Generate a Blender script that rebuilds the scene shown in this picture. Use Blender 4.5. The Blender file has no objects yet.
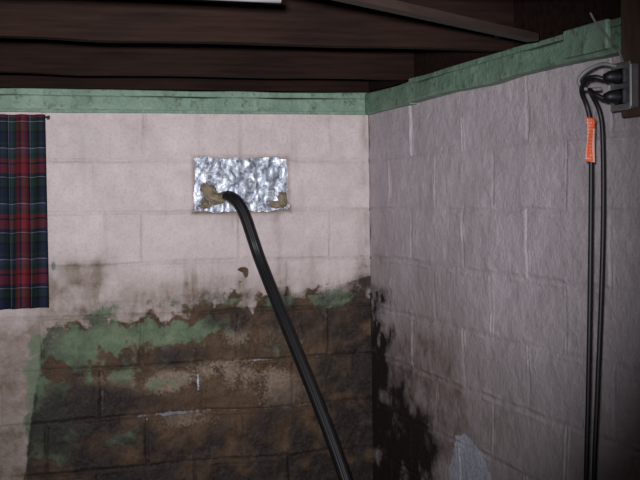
import bpy, math, random
import numpy as np
from mathutils import Vector, Matrix
random.seed(3)
scene = bpy.context.scene
scene.view_settings.view_transform = 'Standard'
scene.view_settings.look = 'None'

# ------------------------------------------------------------------ noise
def vnoise(x, y, seed=0):
    x = np.asarray(x, float) + 137.3; y = np.asarray(y, float) + 91.7
    xi = np.floor(x).astype(np.int64); yi = np.floor(y).astype(np.int64)
    xf = x - xi; yf = y - yi
    xf = xf*xf*(3-2*xf); yf = yf*yf*(3-2*yf)
    def h(a, b):
        n = (a*374761393 + b*668265263 + seed*982451653) & 0xffffffff
        n = ((n ^ (n >> 13))*1274126177) & 0xffffffff
        n = ((n ^ (n >> 16))*2246822519) & 0xffffffff
        return ((n ^ (n >> 15)) & 0xffff)/65535.0
    a = h(xi, yi); b = h(xi+1, yi); c = h(xi, yi+1); d = h(xi+1, yi+1)
    return (a*(1-xf)+b*xf)*(1-yf) + (c*(1-xf)+d*xf)*yf
def fbm(x, y, seed=0, o=4):
    s = 0; a = 1; t = 0
    for i in range(o):
        s = s + a*vnoise(x*2**i, y*2**i, seed+i*17); t += a; a *= .55
    return s/t
def sstep(a, b, x):
    t = np.clip((x-a)/(b-a), 0, 1); return t*t*(3-2*t)
def gau(u, z, cu, cz, ru, rz):
    return np.exp(-((u-cu)/ru)**2 - ((z-cz)/rz)**2)

# ------------------------------------------------------------------ material helpers
class NT:
    def __init__(s, name):
        s.m = bpy.data.materials.new(name); s.m.use_nodes = True
        s.t = s.m.node_tree; s.b = s.t.nodes['Principled BSDF']
    def n(s, typ, **kw):
        nd = s.t.nodes.new(typ)
        for k, v in kw.items():
            if k in nd.inputs: nd.inputs[k].default_value = v
            else: setattr(nd, k, v)
        return nd
    def l(s, a, b): s.t.links.new(a, b)
    def noise(s, scale, detail=4, rough=.6, vec=None, dist=0):
        nd = s.n('ShaderNodeTexNoise'); nd.inputs['Scale'].default_value = scale
        nd.inputs['Detail'].default_value = detail; nd.inputs['Roughness'].default_value = rough
        nd.inputs['Distortion'].default_value = dist
        if vec is not None: s.l(vec, nd.inputs['Vector'])
        return nd.outputs['Fac']
    def ramp(s, fac, stops, interp='LINEAR'):
        nd = s.n('ShaderNodeValToRGB'); cr = nd.color_ramp; cr.interpolation = interp
        while len(cr.elements) < len(stops): cr.elements.new(.5)
        for e, (p, c) in zip(cr.elements, stops):
            e.position = p; e.color = (c[0], c[1], c[2], 1) if not isinstance(c, (int, float)) else (c, c, c, 1)
        s.l(fac, nd.inputs['Fac']); return nd.outputs['Color']
    def mix(s, fac, a, b, mode='MIX'):
        nd = s.n('ShaderNodeMix', data_type='RGBA', blend_type=mode)
        for v, i in ((fac, 0), (a, 6), (b, 7)):
            if isinstance(v, (int, float)): nd.inputs[i].default_value = v
            elif isinstance(v, tuple): nd.inputs[i].default_value = (*v, 1)
            else: s.l(v, nd.inputs[i])
        return nd.outputs[2]
    def math(s, op, a, b=0.0, clamp=False):
        nd = s.n('ShaderNodeMath', operation=op); nd.use_clamp = clamp
        for v, i in ((a, 0), (b, 1)):
            if isinstance(v, (int, float)): nd.inputs[i].default_value = v
            else: s.l(v, nd.inputs[i])
        return nd.outputs[0]
    def bump(s, h, strength=.4, dist=.003):
        nd = s.n('ShaderNodeBump'); nd.inputs['Strength'].default_value = strength
        nd.inputs['Distance'].default_value = dist
        s.l(h, nd.inputs['Height']); s.l(nd.outputs[0], s.b.inputs['Normal'])
    def obj(s):
        return s.n('ShaderNodeTexCoord').outputs['Object']

def simple(name, c1, c2, scale=20, rough=.6, metal=0, bump=.3, bd=.002, stretch=None, spec=.5):
    m = NT(name); v = m.obj()
    if stretch:
        mp = m.n('ShaderNodeMapping'); mp.inputs['Scale'].default_value = stretch
        m.l(v, mp.inputs['Vector']); v = mp.outputs[0]
    f = m.noise(scale, 5, .65, v)
    m.l(m.ramp(f, [(.3, c1), (.7, c2)]), m.b.inputs['Base Color'])
    m.b.inputs['Roughness'].default_value = rough
    m.b.inputs['Metallic'].default_value = metal
    m.b.inputs['Specular IOR Level'].default_value = spec
    m.bump(f, bump, bd)
    return m.m

# ------------------------------------------------------------------ wall material
def wall_material(name, paintA, paintB):
    m = NT(name); v = m.obj()
    a1 = m.n('ShaderNodeAttribute', attribute_name='mask1'); a2 = m.n('ShaderNodeAttribute', attribute_name='mask2')
    s1 = m.n('ShaderNodeSeparateColor'); m.l(a1.outputs['Color'], s1.inputs[0])
    s2 = m.n('ShaderNodeSeparateColor'); m.l(a2.outputs['Color'], s2.inputs[0])
    fine = m.noise(90, 4, .7, v); mid = m.noise(14, 5, .65, v); big = m.noise(3.2, 5, .65, v)
    def edge(mask, amp=.5, lo=.42, hi=.58):
        x = m.math('ADD', mask, m.math('MULTIPLY', m.math('SUBTRACT', fine, .5), amp))
        return m.ramp(x, [(lo, 0), (hi, 1)])
    paint = m.mix(m.ramp(mid, [(.3, 0), (.7, 1)]), paintA, paintB)
    paint = m.mix(m.ramp(big, [(.35, 0), (.7, .6)]), paint, tuple(c*.76 for c in paintA))
    paint = m.mix(m.ramp(fine, [(.3, .3), (.5, 0)]), paint, (.25, .21, .20))
    # stains and painted joint shade over paint
    st = m.math('MULTIPLY', s2.outputs[0], m.ramp(mid, [(.3, .5), (.65, 1)]), True)
    paint = m.mix(st, paint, (.135, .095, .058))
    # bare block
    bare = m.mix(m.ramp(mid, [(.3, 0), (.7, 1)]), (.024, .014, .009), (.110, .062, .033))
    bare = m.mix(m.ramp(fine, [(.45, 0), (.85, .6)]), bare, (.17, .115, .07))
    tan = m.mix(m.ramp(fine, [(.3, 0), (.7, 1)]), (.14, .095, .06), (.32, .26, .205))
    bare = m.mix(m.math('MULTIPLY', edge(s2.outputs[1], 1.0, .34, .64), .7), bare, tan)
    col = m.mix(edge(s1.outputs[0], .7, .36, .64), paint, bare)
    green = m.mix(m.ramp(mid, [(.3, 0), (.7, 1)]), (.06, .105, .06), (.165, .235, .15))
    col = m.mix(m.math('MULTIPLY', edge(s1.outputs[1], 1.1, .34, .74), .8), col, green)
    eff = m.mix(m.ramp(fine, [(.3, 0), (.7, 1)]), (.30, .33, .42), (.66, .70, .82))
    col = m.mix(m.math('MULTIPLY', edge(s2.outputs[2], .9, .4, .6), .8), col, eff)
    mould_dark = m.mix(m.ramp(fine, [(.45, 0), (.8, 1)]), (.012, .009, .009), (.045, .033, .026))
    mx = m.math('ADD', s1.outputs[2], m.math('ADD', m.math('MULTIPLY', m.math('SUBTRACT', fine, .5), .9), m.math('MULTIPLY', m.math('SUBTRACT', mid, .5), .8)))
    col = m.mix(m.ramp(mx, [(.2, 0), (.85, .93)]), col, mould_dark)
    m.l(col, m.b.inputs['Base Color'])
    m.b.inputs['Roughness'].default_value = .62
    m.b.inputs['Specular IOR Level'].default_value = .25
    hh = m.math('ADD', fine, m.math('MULTIPLY', mid, 1.6))
    m.bump(hh, .6, .005)
    return m.m

def grid_axis(lo, a, b, hi, fine, coarse):
    parts = []
    if a > lo: parts.append(np.linspace(lo, a, max(2, int((a-lo)/coarse)+1))[:-1])
    parts.append(np.linspace(a, b, int(round((b-a)/fine))+1))
    if hi > b: parts.append(np.linspace(b, hi, max(2, int((hi-b)/coarse)+1))[1:])
    return np.concatenate(parts)

def make_grid_mesh(name, P, nu, nz, flip, mats, masks=None):
    me = bpy.data.meshes.new(name)
    me.vertices.add(nu*nz); me.vertices.foreach_set('co', P.reshape(-1).astype(np.float32))
    i, j = np.meshgrid(np.arange(nz-1), np.arange(nu-1), indexing='ij')
    a = i*nu+j; q = np.stack([a, a+1, a+1+nu, a+nu], -1).reshape(-1, 4)
    if flip: q = q[:, ::-1]
    nf = len(q)
    me.loops.add(nf*4); me.loops.foreach_set('vertex_index', q.reshape(-1).astype(np.int32))
    me.polygons.add(nf); me.polygons.foreach_set('loop_start', (np.arange(nf)*4).astype(np.int32))
    me.polygons.foreach_set('loop_total', np.full(nf, 4, np.int32))
    me.polygons.foreach_set('use_smooth', np.ones(nf, bool))
    me.update(calc_edges=True); me.validate()
    if masks:
        for k, arr in masks.items():
            at = me.color_attributes.new(k, 'FLOAT_COLOR', 'POINT')
            c = np.ones((nu*nz, 4), np.float32); c[:, :3] = arr.reshape(-1, 3)
            at.data.foreach_set('color', c.reshape(-1))
    ob = bpy.data.objects.new(name, me); scene.collection.objects.link(ob)
    me.materials.append(mats)
    return ob

ZT = 2.0
def block_relief(U, Z, pitch, off_odd, off_even, seed, gd=1.0):
    wz = (fbm(U*3, Z*3, seed+5, 3)-.5)*.022
    wu = (fbm(U*4+9, Z*6, seed+6, 3)-.5)*.026
    zz = (ZT - Z + wz)/.2
    k = np.floor(zz); fz = zz-k
    dz = np.minimum(fz, 1-fz)*.2
    off = np.where(k.astype(int) % 2 == 0, off_odd, off_even)
    off = off + (vnoise(k*3.3+.7, k*1.9, seed+77)-.5)*.05
    uu = (U + wu - off)/pitch
    ku = np.floor(uu); fu = uu-ku
    du = np.minimum(fu, 1-fu)*pitch
    wdt = .008+.012*vnoise(U*6, Z*6, seed+9)
    fade = sstep(.15, .65, fbm(U*3.1, Z*3.1, seed+60, 3))
    g = np.maximum((1-sstep(0, 1, dz/wdt))*(.45+.55*fade), (1-sstep(0, 1, du/wdt))*(.25+.75*fade))
    depth = (.0022 + .0045*vnoise(U*5, Z*5, seed+11))*gd
    blk = (vnoise(ku*3.7+.5, k*5.3+.5, seed+2)-.5)*.005
    tilt = (fu-.5)*(vnoise(ku*2.1, k*7.7, seed+3)-.5)*.007
    h = -g*depth + blk*(1-g) + tilt
    h += (fbm(U*9, Z*9, seed+21, 4)-.5)*.008 + (fbm(U*45, Z*45, seed+31, 3)-.5)*.0022
    rid = np.exp(-((dz-.012)/.005)**2)*sstep(.5, .75, vnoise(U*14, Z*9, seed+90))
    rid2 = np.exp(-((du-.010)/.004)**2)*sstep(.5, .75, vnoise(U*9, Z*14, seed+91))
    h += .0028*np.maximum(rid, rid2)
    return h, g, k, ku

def lin(x, xs, ys): return np.interp(x, xs, ys)

# ---- back wall : plane y=0, u = X
U1 = grid_axis(-3.4, -1.72, 0.0, 0.0, .004, .03); Z1 = grid_axis(0, .42, 2.0, 2.0, .004, .03)
U, Z = np.meshgrid(U1, Z1)
h, g, k, ku = block_relief(U, Z, .385, -.18, -.355, 1, 1.3)
n1 = fbm(U*7, Z*7, 100, 5); n2 = fbm(U*20, Z*20, 130, 4); n3 = fbm(U*3.5, Z*5, 160, 4); n4 = fbm(U*11, Z*13, 190, 5)
drip = fbm(U*26, Z*4, 220, 4)
zb = lin(U, [-3.4, -1.5, -1.42, -1.34, -1.26, -1.1, -.9, -.71, -.5, -.3, -.17, 0], [.3, .3, .50, 1.06, 1.16, 1.21, 1.21, 1.25, 1.24, 1.24, 1.23, 1.27])
bare = sstep(-1.3, 1.3, (zb-Z)/.045 + (n1-.5)*4.0 + (n2-.5)*4.0)
rem = sstep(.60, .72, n4+.06*gau(U, Z, -1.15, 1.12, .2, .1))*sstep(.9, 1.1, Z)
bare = bare*(1-.5*rem)
spots = gau(U, Z, -.545, 1.365, .035, .018)+.8*gau(U, Z, -.53, 1.34, .014, .025)+.9*gau(U, Z, -.36, 1.26, .02, .05)+.7*gau(U, Z, -1.08, 1.36, .015, .05)+.6*gau(U, Z, -.66, 1.33, .01, .05)
bare = np.maximum(bare, sstep(.5, .9, spots+(n2-.5)*.9))
fr = np.exp(-((zb-Z)/.05)**2)
green = (1.15*gau(U, Z, -1.15, 1.09, .17, .06)+1.2*gau(U, Z, -.86, 1.13, .19, .05)+1.1*gau(U, Z, -.15, 1.24, .06, .035)
         + .85*gau(U, Z, -1.365, .85, .035, .4)+.75*gau(U, Z, -1.28, .75, .07, .2)+.65*gau(U, Z, -1.04, .73, .16, .07)+.45*fr*(Z < 1.25)
         + .4*gau(U, Z, -1.0, .95, .3, .1)+.35*gau(U, Z, -.4, 1.05, .3, .1)+.8*gau(U, Z, -1.285, 1.40, .012, .03))
green = np.clip(green*(.0+2.0*n4), 0, 1)
green = np.clip(sstep(.2, .8, green+(n2-.5)*1.0)*.9, 0, 1)
tan = (.75*gau(U, Z, -.87, .93, .14, .05)+.8*gau(U, Z, -.62, .97, .1, .04)+.5*gau(U, Z, -.5, .93, .14, .05)+.6*gau(U, Z, -.8, .76, .16, .06)
       + .55*gau(U, Z, -.35, .85, .2, .1)+.55*gau(U, Z, -.5, 1.1, .3, .06)+.5*gau(U, Z, -1.1, .95, .14, .04)+.45*gau(U, Z, -.6, .62, .4, .06))
tan = np.clip(tan*(-.3+2.4*n4)+ .25*g*(Z < 1.2), 0, 1)
mould_dark = (.62*sstep(.92, .60, Z)+.9*gau(U, Z, -1.15, .84, .22, .12)+.95*gau(U, Z, -.04, 1.0, .14, .28)+.7*gau(U, Z, -.35, 1.13, .16, .09)+.6*gau(U, Z, -.65, 1.15, .16, .05)  # mould, plus flash beam falloff painted in as darker lower rows
         + .55*gau(U, Z, -.2, .8, .25, .2)+.55*sstep(.62, .45, Z)+.4*gau(U, Z, -1.3, 1.1, .06, .08)+.5*gau(U, Z, -.9, 1.03, .4, .05)+.4*gau(U, Z, -1.2, 1.17, .15, .03)
         + .35*gau(U, Z, -.03, 1.33, .05, .1)+.25*fr+.10)
mould_dark = np.clip(mould_dark*(-.45+2.8*n4)+.35*g*(Z < 1.22)*bare*n1*1.6, 0, 1)*(Z < 1.45)
mould_dark = np.clip(mould_dark-.3*tan*(Z > .7)-.25*green*(Z > .95), 0, 1)
mould_dark = mould_dark*np.where(U < -1.4, .6, 1)
mould_dark = np.where(Z > zb+.05, mould_dark*.5, mould_dark)
above = np.clip((Z-zb)/.13, 0, 5)
stain_shade = (.9*gau(U, Z, -1.15, 1.37, .10, .05)*n1*1.6+.7*gau(U, Z, -1.3, 1.30, .1, .1)+.9*np.exp(-above*1.3)*drip*1.5*(U > -1.36)
         + .30*gau(U, Z, -.4, 1.58, .25, .03)*n2*1.6+1.9*sstep(1.30, .85, Z)*(U < -1.33)+1.0*sstep(1.3, 1.0, Z)+.3*gau(U, Z, -.9, 1.3, .5, .05)+.6*gau(U, Z, -.02, 1.7, .02, .6)*n2)  # left end darker towards the bottom, and a darker strip along the corner
stain_shade = np.clip(stain_shade*(.3+1.3*n2)+.34*g*n1+.25*sstep(.5, .75, n3)*n4*1.5+.15*sstep(.6, .8, drip), 0, .92)  # groove term paints relief shade into the joints, beside the real grime
eff = np.clip(.6*g*(Z < 1.02)*(Z > .78)*(U > -1.2)*sstep(.42, .7, n1)*1.5 + .7*gau(U, Z, -.735, .93, .006, .07), 0, 1)
h = h - .0025*bare*(Z < 1.4) + (n2-.5)*.012*bare
edge_n = (fbm(U*22, Z*22, 300, 4)-.5)*.034
rec = (U > -.734+edge_n)&(U < -.350+edge_n)&(Z > 1.600+edge_n*.8)&(Z < 1.812+edge_n*.8)
h = np.where(rec, -.034, h)
bu = np.maximum(-.737-U, U+.347); bz = np.maximum(1.598-Z, Z-1.815)
sd = np.maximum(bu, bz)
lip = np.exp(-(sd/.010)**2)
h = np.where(rec, h, h+lip*.005*n1)
stain_shade = np.clip(stain_shade+lip*n2*1.4*(.5+.9*(Z < 1.62)), 0, .95)
P = np.stack([U, -h, Z], -1)
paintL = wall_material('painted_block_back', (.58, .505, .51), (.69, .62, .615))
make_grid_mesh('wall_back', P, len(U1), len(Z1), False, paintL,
    {'mask1': np.stack([bare, green, mould_dark], -1), 'mask2': np.stack([stain_shade, tan, eff], -1)})

# ---- right wall : plane x=0, u = Y
U1 = grid_axis(-5.2, -2.3, 0.0, 0.0, .004, .03); Z1 = grid_axis(0, .42, 2.0, 2.0, .004, .03)
U, Z = np.meshgrid(U1, Z1)
h, g, k, ku = block_relief(U, Z, .46, -.46, -.23, 40, .6)
n1 = fbm(U*6, Z*7, 500, 5); n2 = fbm(U*16, Z*20, 530, 4); n3 = fbm(U*3.5, Z*4.5, 560, 4); n4 = fbm(U*9, Z*11, 590, 5)
zm = lin(U, [-5.2, -.95, -.8, -.65, -.5, -.3, -.2, -.1, 0], [.1, .2, .48, .70, .90, 1.03, 1.10, 1.20, 1.28])
mould_dark = sstep(-1.8, 2.4, (zm-Z)/.10+(n1-.5)*6+(n2-.5)*4.0)*(.15+1.15*n4)
mould_dark = mould_dark + .45*gau(U, Z, -.1, 1.25, .12, .06)*n2*1.8
mould_dark *= 1-.6*gau(U, Z, -.3, .98, .12, .08)
bare = np.clip(sstep(.35, .8, mould_dark), 0, 1)*.7
mould_dark = np.clip(mould_dark + .35*gau(U, Z, -.6, .85, .4, .35)*n4*1.6, 0, 1)
stain_shade = (.9*gau(U, Z, -.55, .95, .35, .3)*n1*1.6+.6*gau(U, Z, -.1, 1.35, .12, .15)*n1*1.6+.4*gau(U, Z, -.9, .95, .5, .3)*n4*1.6+.5*gau(U, Z, 0, 1.7, .03, .6)*n2+.4*sstep(1.3, .7, Z)*n3*1.5)  # also darker along the corner and towards the bottom
stain_shade = np.clip(stain_shade+.15*g*n1+.2*sstep(.5, .75, n3)*n4, 0, .8)  # joints darkened the same way, more weakly
eff = np.clip(1.2*gau(U, Z, -.98, .70, .17, .13)*(.2+1.5*n4)+.6*gau(U, Z, -.93, .53, .2, .12)*n1*1.5, 0, 1)
eff = np.where(eff > .42, .85, eff*.75)
mould_dark = mould_dark*(1-.7*eff)
green = np.zeros_like(U)
tan = np.zeros_like(U)+.3*n2
P = np.stack([-h, U, Z], -1)
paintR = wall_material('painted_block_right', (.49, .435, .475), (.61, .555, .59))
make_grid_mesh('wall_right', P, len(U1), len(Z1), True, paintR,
    {'mask1': np.stack([bare, green, mould_dark], -1), 'mask2': np.stack([stain_shade, tan, eff], -1)})

# ------------------------------------------------------------------ mesh helpers
def mesh_obj(name, verts, faces, mat, smooth=False, parent=None, uvs=None, midx=None):
    me = bpy.data.meshes.new(name); me.from_pydata([tuple(v) for v in verts], [], faces); me.update()
    for mm in (mat if isinstance(mat, list) else [mat]): me.materials.append(mm)
    if midx: me.polygons.foreach_set('material_index', midx)
    if smooth: me.polygons.foreach_set('use_smooth', [True]*len(me.polygons))
    if uvs is not None:
        ul = me.uv_layers.new(name='UVMap')
        for lp in me.loops: ul.data[lp.index].uv = uvs[lp.vertex_index]
    ob = bpy.data.objects.new(name, me); scene.collection.objects.link(ob)
    if parent: ob.parent = parent
    return ob
def empty(name):
    e = bpy.data.objects.new(name, None); e.empty_display_size = .1; scene.collection.objects.link(e); return e
def box(name, lo, hi, mat, bevel=.003, parent=None, seg=2, rot=None, wob=0, sub=(1, 1, 1)):
    import bmesh
    lo = Vector(lo); hi = Vector(hi); c = (lo+hi)/2; s = hi-lo
    bm = bmesh.new(); bmesh.ops.create_cube(bm, size=1)
    for v in bm.verts: v.co = Vector((v.co.x*s.x, v.co.y*s.y, v.co.z*s.z))
    if bevel: bmesh.ops.bevel(bm, geom=bm.edges[:], offset=bevel, segments=seg, affect='EDGES', profile=.5)
    if wob:
        L = max(range(3), key=lambda i: s[i]); n = int(s[L]/.04)
        for kx in range(1, n):
            p = Vector((0, 0, 0)); p[L] = -s[L]/2+s[L]*kx/n; nn = Vector((0, 0, 0)); nn[L] = 1
            bmesh.ops.bisect_plane(bm, geom=bm.verts[:]+bm.edges[:]+bm.faces[:], plane_co=p, plane_no=nn)
        o = [i for i in range(3) if i != L]
        for v in bm.verts:
            t = v.co[L]+c[L]
            for q, i in enumerate(o):
                sg = 1 if v.co[i] > 0 else -1
                v.co[i] += wob*(float(vnoise(t*6+q*31, sg*3.3+q, 7))-.5)*2
    me = bpy.data.meshes.new(name); bm.to_mesh(me); bm.free(); me.materials.append(mat)
    ob = bpy.data.objects.new(name, me); ob.location = c
    if rot: ob.rotation_euler = rot
    scene.collection.objects.link(ob)
    if parent: ob.parent = parent
    return ob
def catmull(pts, n=10):
    pts = [Vector(p) for p in pts]; P = [2*pts[0]-pts[1]]+pts+[2*pts[-1]-pts[-2]]; out = []
    for i in range(1, len(P)-2):
        for s in range(n):
            t = s/n; a, b, c, d = P[i-1:i+3]
            out.append(.5*((2*b)+(-a+c)*t+(2*a-5*b+4*c-d)*t*t+(-a+3*b-3*c+d)*t**3))
    out.append(P[-2]); return out
def sweep(path, rad, n=12, off=(0, 0), ref=Vector((1, 0, 0)), prof=None):
    V = []; F = []
    m = len(path)
    for i, p in enumerate(path):
        t = (path[min(i+1, m-1)]-path[max(i-1, 0)]).normalized()
        a = (ref - t*ref.dot(t)).normalized(); b = t.cross(a)
        r = rad(i/(m-1)) if callable(rad) else rad
        c = p+a*off[0]+b*off[1]
        for j in range(n):
            if prof: px_, py_ = prof[j]
            else:
                an = 2*math.pi*j/n; px_, py_ = math.cos(an)*r, math.sin(an)*r
            V.append(c+a*px_+b*py_)
    for i in range(m-1):
        for j in range(n):
            F.append((i*n+j, i*n+(j+1) % n, (i+1)*n+(j+1) % n, (i+1)*n+j))
    F.append(tuple(range(n))[::-1]); F.append(tuple((m-1)*n+j for j in range(n)))
    return V, F
def merge(parts):
    V = []; F = []
    for v, f in parts:
        o = len(V); V += list(v); F += [tuple(i+o for i in q) for q in f]
    return V, F

# ------------------------------------------------------------------ materials
def green_mat():
    m = NT('green_painted_wood'); v = m.obj()
    a = m.noise(9, 5, .7, v); b = m.noise(30, 5, .7, v)
    c = m.ramp(a, [(.3, (.11, .19, .13)), (.55, (.175, .28, .205)), (.75, (.27, .39, .30))])
    c = m.mix(m.ramp(b, [(.54, 0), (.68, .8)]), c, (.05, .06, .042))
    m.l(c, m.b.inputs['Base Color']); m.b.inputs['Roughness'].default_value = .55
    m.bump(m.math('ADD', a, b), .8, .008); return m.m
green_m = green_mat()
joist_m = simple('dark_stained_joist_wood', (.007, .0035, .003), (.024, .012, .009), 9, .8, 0, .7, .005, (.35, 5, 5), .1)
deck_m = simple('dark_floor_deck_wood', (.004, .003, .002), (.010, .006, .005), 6, .8, 0, .4, .003, (4, .6, 4), .1)
board_m = simple('old_brown_board', (.04, .023, .016), (.09, .052, .034), 10, .7, 0, .4, .002, (6, 6, .7))
batten_m = simple('weathered_batten_wood', (.022, .012, .009), (.045, .026, .019), 10, .7, 0, .4, .002, (.7, 6, 6))
conc_m = simple('damp_concrete', (.06, .055, .05), (.16, .15, .14), 5, .7, 0, .5, .004)
plain_m = simple('plain_painted_block', (.28, .25, .27), (.42, .37, .39), 4, .8, 0, .4, .004)
black_m = simple('black_rubber', (.003, .003, .004), (.008, .008, .010), 30, .42, 0, .15, .001)
cordm = simple('black_cord_vinyl', (.004, .004, .006), (.010, .010, .014), 60, .5, 0, .1, .0005)
steel_m = simple('galvanised_steel', (.35, .36, .38), (.55, .56, .58), 25, .35, .9, .1, .0005)
foam_m = simple('expanding_foam', (.11, .085, .055), (.34, .28, .19), 28, .8, 0, .8, .006)
white_m = simple('white_conduit_paint', (.22, .22, .24), (.34, .34, .36), 10, .5, 0, .05, .0005)
grey_m = simple('grey_cable_jacket', (.11, .115, .11), (.20, .21, .20), 30, .5, 0, .1, .0005)

# ------------------------------------------------------------------ shell
box('floor', (-3.5, -5.3, -.12), (.15, .15, 0), conc_m, 0)
box('ceiling', (-3.5, -5.3, 2.28), (.15, .15, 2.32), deck_m, 0)
box('wall_left', (-3.5, -5.3, 0), (-3.4, .1, 2.28), plain_m, 0)
box('wall_front', (-3.4, -5.3, 0), (.1, -5.2, 2.28), plain_m, 0)

SD = -.012
for i, y in enumerate([-.50, -1.30, -2.20, -3.0, -3.85, -4.7]):
    box('ceiling_joist' if i == 0 else 'ceiling_joist.%03d' % i, (-3.4, y-.02, 2.089+SD), (-.002, y+.022, 2.279), joist_m, .002, wob=.004)
box('rim_joist', (-3.4, -.004, 2.092+SD), (.03, .04, 2.279), joist_m, .002)
box('rim_joist.001', (-.001, -5.2, 2.092+SD), (.04, -.01, 2.279), joist_m, .002)

sp = empty('trim_1')
box('sill_board', (-3.4, -.030, 2.001+SD), (-.001, .06, 2.062+SD), green_m, .005, sp, wob=.005)
box('sill_cap', (-3.4, -.018, 2.0625+SD), (-.001, .06, 2.088+SD), green_m, .004, sp, wob=.003)
box('sill_bead', (-3.4, -.037, 1.997+SD), (-.001, -.031, 2.010+SD), green_m, .002, sp, wob=.0015)
sr = empty('trim_2')
box('sill_far_board', (-.026, -.53, 1.997+SD), (.06, -.031, 2.082+SD), green_m, .005, sr, wob=.003)
box('sill_near_board', (-.042, -5.2, 2.003+SD), (.06, -.532, 2.070+SD), green_m, .006, sr, wob=.006)
box('sill_near_cap', (-.030, -5.2, 2.071+SD), (.06, -.532, 2.090+SD), green_m, .003, sr, wob=.003)
box('sill_patch_block', (-.066, -1.93, 2.012+SD), (-.050, -1.72, 2.086+SD), green_m, .005, sr, wob=.002)

# ------------------------------------------------------------------ foil panel
def foil_mat():
    m = NT('crinkled_foil'); v = m.obj()
    a = m.noise(15, 6, .7, v, 2.4)
    mp = m.n('ShaderNodeMapping'); mp.inputs['Scale'].default_value = (2.2, 1, .6); m.l(v, mp.inputs['Vector'])
    b = m.noise(22, 4, .7, mp.outputs[0], .6)
    f = m.math('ADD', m.math('MULTIPLY', a, .7), m.math('MULTIPLY', b, .3))
    c = m.ramp(f, [(.38, (.10, .12, .165)), (.5, (.36, .40, .48)), (.62, (.80, .85, .92))])  # flash glints and dark reflections painted into the foil colour
    m.l(c, m.b.inputs['Base Color'])
    m.b.inputs['Metallic'].default_value = .45; m.b.inputs['Roughness'].default_value = .42
    m.bump(f, .6, .008); return m.m
nx, nz = 96, 54
xs = np.linspace(-.745, -.338, nx); zs = np.linspace(1.590, 1.824, nz)
X, Zg = np.meshgrid(xs, zs)
cr = abs(fbm(X*12, Zg*9, 800, 4)-.5)*.030 + abs(fbm(X*40, Zg*20, 810, 3)-.5)*.010
Pf = np.stack([X, .018 - cr, Zg], -1)
foil = make_grid_mesh('foil_insulation_panel', Pf, nx, nz, False, foil_mat())

def blob(c, r, seed, amp=.35, nu=28, nv=18):
    V = []; F = []
    for i in range(nv+1):
        th = math.pi*i/nv
        for j in range(nu):
            ph = 2*math.pi*j/nu
            d = Vector((math.sin(th)*math.cos(ph), math.sin(th)*math.sin(ph), math.cos(th)))
            q = 1+amp*(float(fbm(d.x*2.2+d.z*1.7+seed, d.y*2.2-d.z*1.1, seed, 3))-.5)*2
            V.append(Vector((c[0]+d.x*r[0]*q, c[1]+d.y*r[1]*q, c[2]+d.z*r[2]*q)))
    for i in range(nv):
        for j in range(nu):
            F.append((i*nu+j, i*nu+(j+1) % nu, (i+1)*nu+(j+1) % nu, (i+1)*nu+j))
    return V, F
V, F = merge([blob((-.672, .006, 1.678), (.026, .016, .030), 3, .8), blob((-.650, .004, 1.650), (.036, .018, .022), 5, .8),
              blob((-.605, -.006, 1.660), (.036, .022, .018), 8, .7), blob((-.69, .006, 1.695), (.018, .012, .016), 11, .8),
              blob((-.692, .006, 1.625), (.020, .012, .014), 13, .8), blob((-.575, .002, 1.640), (.020, .014, .014), 15, .7)])
mesh_obj('expanding_foam', V, F, foam_m, True, foil)
V, F = merge([blob((-.372, .006, 1.645), (.018, .014, .030), 23, .7), blob((-.402, .006, 1.622), (.030, .013, .014), 25, .7)])
mesh_obj('expanding_foam_patch', V, F, foam_m, True, foil)

# ------------------------------------------------------------------ black hose (thick, with a moulded seam groove)
path = catmull([(-.612, -.020, 1.664), (-.596, -.040, 1.657), (-.574, -.062, 1.634), (-.551, -.085, 1.581), (-.527, -.115, 1.487), (-.501, -.15, 1.387),
    (-.433, -.30, 1.126), (-.3645, -.45, .865), (-.3146, -.58, .636), (-.26, -.76, .30), (-.24, -.88, .10), (-.25, -1.02, .028), (-.32, -1.35, .026), (-.5, -1.7, .026)], 10)
rr = Vector((.956, -.292, 0))
prof = []
for j in range(40):
    an = 2*math.pi*j/40; rad = .0235*(1-.22*math.exp(-((abs(math.cos(an)))/.16)**2))
    prof.append((rad*math.cos(an), rad*.82*math.sin(an)))
V, F = sweep(path, .02, 40, (0, 0), rr, prof)
mesh_obj('black_drain_hose', V, F, black_m, True)

# ------------------------------------------------------------------ window + curtain
def curtain_mat():
    m = NT('plaid_curtain_cloth')
    uv = m.n('ShaderNodeTexCoord').outputs['UV']; sx = m.n('ShaderNodeSeparateXYZ'); m.l(uv, sx.inputs[0])
    navy = (.014, .018, .038); red = (.15, .020, .028); grn = (.017, .036, .028); wht = (.26, .24, .255); blk = (.010, .010, .015); blu = (.03, .042, .08)
    stops = [(0, navy), (.16, blk), (.2, grn), (.33, navy), (.36, wht), (.375, navy), (.44, red), (.60, blk), (.63, red), (.70, grn), (.80, blu), (.88, wht), (.895, navy), (.95, grn)]
    fu = m.math('FRACT', m.math('MULTIPLY', sx.outputs[0], 5.2)); fv = m.math('FRACT', m.math('MULTIPLY', sx.outputs[1], 4.6))
    cu = m.ramp(fu, stops, 'CONSTANT'); cv = m.ramp(fv, stops, 'CONSTANT')
    tw = m.math('FRACT', m.math('MULTIPLY', m.math('ADD', sx.outputs[0], sx.outputs[1]), 160))
    f = m.math('ADD', m.math('MULTIPLY', m.math('GREATER_THAN', tw, .5), .3), .35)
    c = m.mix(f, cu, cv); m.l(c, m.b.inputs['Base Color'])
    m.b.inputs['Roughness'].default_value = .9; m.b.inputs['Specular IOR Level'].default_value = .1
    return m.m
cur = empty('plaid_curtain')
nu, nv = 150, 60
V = []; F = []; UVs = []
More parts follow.
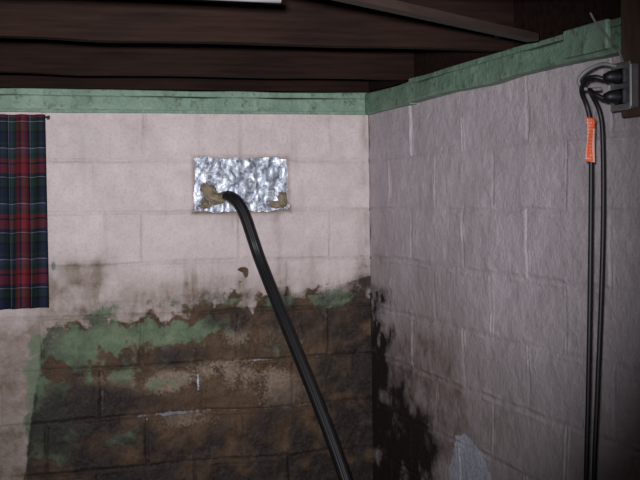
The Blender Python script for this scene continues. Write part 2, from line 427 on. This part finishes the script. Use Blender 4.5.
for j in range(nv):
    t = j/(nv-1)
    for i in range(nu):
        s = i/(nu-1)
        x = -1.306-.85*s - .012*t
        amp = .014+.018*t
        ph = s*2*math.pi*12
        y = -.070 - amp*math.sin(ph+.5*math.sin(t*2.5+s*9)) - .006*math.sin(ph*.37+t)
        x += .008*math.cos(ph)*t
        z = 1.974-.722*t - .012*s*t + .004*math.sin(ph)*t
        V.append((x, y, z)); UVs.append((s*1.1, (1-t)*.76))
for j in range(nv-1):
    for i in range(nu-1):
        F.append((j*nu+i, j*nu+i+1, (j+1)*nu+i+1, (j+1)*nu+i))
cl = mesh_obj('cloth', V, F, curtain_mat(), True, cur, UVs)
sm = cl.modifiers.new('thick', 'SOLIDIFY'); sm.thickness = .0015
V, F = sweep([Vector((-1.29, -.055, 1.966)), Vector((-1.7, -.055, 1.966)), Vector((-2.2, -.055, 1.966))], .004, 12, (0, 0), Vector((0, 1, 0)))
mesh_obj('rod', V, F, board_m, True, cur)
box('bracket_1', (-1.296, -.056, 1.960), (-1.288, .0, 1.972), board_m, .001, cur)
box('bracket_2', (-2.2, -.056, 1.960), (-2.192, .0, 1.972), board_m, .001, cur)
win = empty('window_1')
glass_m = simple('dark_window_glass', (.01, .012, .015), (.02, .022, .026), 5, .1, 0, 0)
for nm, lo, hi in (('frame_top', (-2.06, -.025, 1.86), (-1.38, .01, 1.90)), ('frame_bottom', (-2.06, -.03, 1.30), (-1.38, .01, 1.34)),
                   ('frame_right', (-1.42, -.025, 1.34), (-1.38, .01, 1.86)), ('frame_left', (-2.06, -.025, 1.34), (-2.02, .01, 1.86)), ('mullion', (-1.735, -.022, 1.34), (-1.705, .01, 1.86))):
    box(nm, lo, hi, green_m, .003, win)
box('pane', (-2.02, -.014, 1.34), (-1.42, -.008, 1.86), glass_m, 0, win)

# ------------------------------------------------------------------ electrical board, box, plugs, cords
box('electrical_backing_board', (-.072, -2.16, 1.825), (-.051, -2.005, 2.274), board_m, .003)
eb = empty('electrical_outlet_box')
box('steel_box', (-.098, -2.085, 1.842), (-.073, -2.010, 1.946), steel_m, .004, eb)
box('cover_plate', (-.101, -2.089, 1.838), (-.0985, -2.006, 1.950), steel_m, .001, eb)
box('receptacle_face', (-.1035, -2.066, 1.900), (-.1012, -2.030, 1.935), cordm, .004, eb)
box('receptacle_face_lower', (-.1035, -2.066, 1.852), (-.1012, -2.030, 1.888), cordm, .004, eb)
for nm, z in (('plug_upper', 1.916), ('plug_lower', 1.870)):
    V, F = sweep([Vector((-.1040, -2.048, z)), Vector((-.112, -2.048, z)), Vector((-.128, -2.046, z)), Vector((-.140, -2.043, z-.003))], lambda t: .0175-.008*t*t, 16, (0, 0), Vector((0, 1, 0)))
    mesh_obj(nm, V, F, cordm, True, eb)
def coords(pts): return catmull(pts, 10)
cA = coords([(-.141, -2.043, 1.911), (-.158, -2.030, 1.917), (-.166, -2.005, 1.912), (-.160, -1.975, 1.890), (-.140, -1.962, 1.860), (-.132, -1.965, 1.82), (-.131, -1.968, 1.74), (-.137, -1.97, 1.45),
    (-.145, -1.97, 1.15), (-.152, -1.97, .93), (-.155, -1.97, .5), (-.158, -1.97, .1), (-.17, -1.99, .015), (-.25, -2.1, .008), (-.5, -2.2, .008)])
cB = coords([(-.141, -2.043, 1.865), (-.155, -2.025, 1.878), (-.150, -1.995, 1.890), (-.125, -1.970, 1.875), (-.103, -1.962, 1.84), (-.098, -1.966, 1.78), (-.099, -1.968, 1.60), (-.107, -1.97, 1.40),
    (-.120, -1.97, 1.15), (-.131, -1.97, .93), (-.138, -1.97, .5), (-.14, -1.97, .1), (-.13, -2.0, .015), (-.2, -2.15, .008), (-.45, -2.35, .008)])
V, F = sweep(cA, .0058, 12); mesh_obj('power_cord', V, F, cordm, True)
V, F = sweep(cB, .0058, 12); mesh_obj('power_cord.001', V, F, cordm, True)
gw = coords([(-.085, -2.04, 1.947), (-.088, -2.02, 1.985), (-.080, -1.985, 2.00), (-.082, -1.95, 2.035), (-.088, -1.92, 2.065), (-.09, -1.90, 2.09)])
V, F = sweep(gw, .0028, 8); mesh_obj('feed_cable_upper', V, F, grey_m, True, eb)
gw = coords([(-.099, -2.03, 1.943), (-.125, -2.01, 1.950), (-.150, -1.985, 1.938), (-.165, -1.97, 1.915), (-.150, -1.975, 1.895), (-.118, -1.995, 1.893)])
V, F = sweep(gw, .0045, 8); mesh_obj('feed_cable_loop', V, F, grey_m, True, eb)
def tag_mat():
    m = NT('orange_warning_tag'); v = m.obj(); sx = m.n('ShaderNodeSeparateXYZ'); m.l(v, sx.inputs[0])
    mp = m.n('ShaderNodeMapping'); mp.inputs['Scale'].default_value = (1, 1, 2.5); m.l(v, mp.inputs['Vector'])
    nz_ = m.noise(220, 2, .5, mp.outputs[0])
    ln = m.math('FRACT', m.math('MULTIPLY', sx.outputs[2], 130))
    txt = m.math('MULTIPLY', m.math('GREATER_THAN', ln, .55), m.math('GREATER_THAN', nz_, .55))
    c = m.mix(m.math('MULTIPLY', txt, .5), (.72, .13, .045), (.85, .72, .65))
    edge = m.math('MULTIPLY', m.math('GREATER_THAN', sx.outputs[0], -.1315), m.math('LESS_THAN', sx.outputs[2], 1.80))
    c = m.mix(m.math('MULTIPLY', edge, .7), c, (.8, .72, .68))
    m.l(c, m.b.inputs['Base Color']); m.b.inputs['Roughness'].default_value = .5; return m.m
V = []; F = []
for j in range(15):
    t = j/14; z = 1.828-.105*t
    for i in range(5):
        s = i/4
        V.append((-.150+.024*s+.002*math.sin(t*4), -1.978-.003*math.sin(t*5+s*2), z-.004*s))
for j in range(14):
    for i in range(4): F.append((j*5+i, (j+1)*5+i, (j+1)*5+i+1, j*5+i+1))
tg = mesh_obj('cord_warning_tag', V, F, tag_mat(), True); sd_ = tg.modifiers.new('t', 'SOLIDIFY'); sd_.thickness = .0006

kb = empty('porcelain_knob_insulator')
for a, (y0, y1, r) in enumerate(((-1.323, -1.335, .016), (-1.335, -1.342, .010), (-1.342, -1.355, .015))):
    V, F = sweep([Vector((-.060, y0, 2.128)), Vector((-.060, (y0+y1)/2, 2.128)), Vector((-.060, y1, 2.128))], r, 18, (0, 0), Vector((1, 0, 0)))
    mesh_obj('ring_%d' % (a+1), V, F, grey_m, False, kb)
a = Vector((-1.05, -2.30, 2.063)); b = Vector((-.12, -1.66, 2.063)); d = b-a
bt = box('wood_batten', (-.5*d.length, -.018, -.0105), (.5*d.length, .018, .0105), batten_m, .002)
bt.location = (a+b)/2; bt.rotation_euler = (0, 0, math.atan2(d.y, d.x))
V, F = sweep([Vector((-1.6, -2.08, 2.064)), Vector((-1.2, -2.08, 2.064)), Vector((-.93, -2.08, 2.061))], .010, 12, (0, 0), Vector((0, 1, 0)))
mesh_obj('white_conduit', V, F, white_m, True)
box('conduit_strap', (-1.02, -2.19, 2.0725), (-.98, -2.06, 2.0755), steel_m, .001)

# ------------------------------------------------------------------ camera + flash
cam = bpy.data.cameras.new('camera'); co = bpy.data.objects.new('camera', cam); scene.collection.objects.link(co)
cam.sensor_width = 36; cam.lens = 61.9; cam.clip_start = .05
R = Matrix.Rotation(math.radians(-16.95), 4, 'Z') @ Matrix.Rotation(math.radians(90-2.1), 4, 'X') @ Matrix.Rotation(math.radians(-.9), 4, 'Z')
CP = Vector((-1.534, -4.319, 1.64))
co.matrix_world = Matrix.Translation(CP) @ R
scene.camera = co
ld = bpy.data.lights.new('camera_flash', 'SPOT'); lo = bpy.data.objects.new('camera_flash', ld); scene.collection.objects.link(lo)
ld.energy = 620; ld.spot_size = math.radians(50); ld.spot_blend = 1; ld.shadow_soft_size = .03; ld.color = (1, .97, 1.0)
lo.location = CP + Vector((-.05, 0, .07))
lo.rotation_euler = (Vector((-.60, 0, 1.66))-lo.location).to_track_quat('-Z', 'Y').to_euler()
w = bpy.data.worlds.new('world'); scene.world = w; w.use_nodes = True
w.node_tree.nodes['Background'].inputs[0].default_value = (.3, .35, .5, 1); w.node_tree.nodes['Background'].inputs[1].default_value = .02
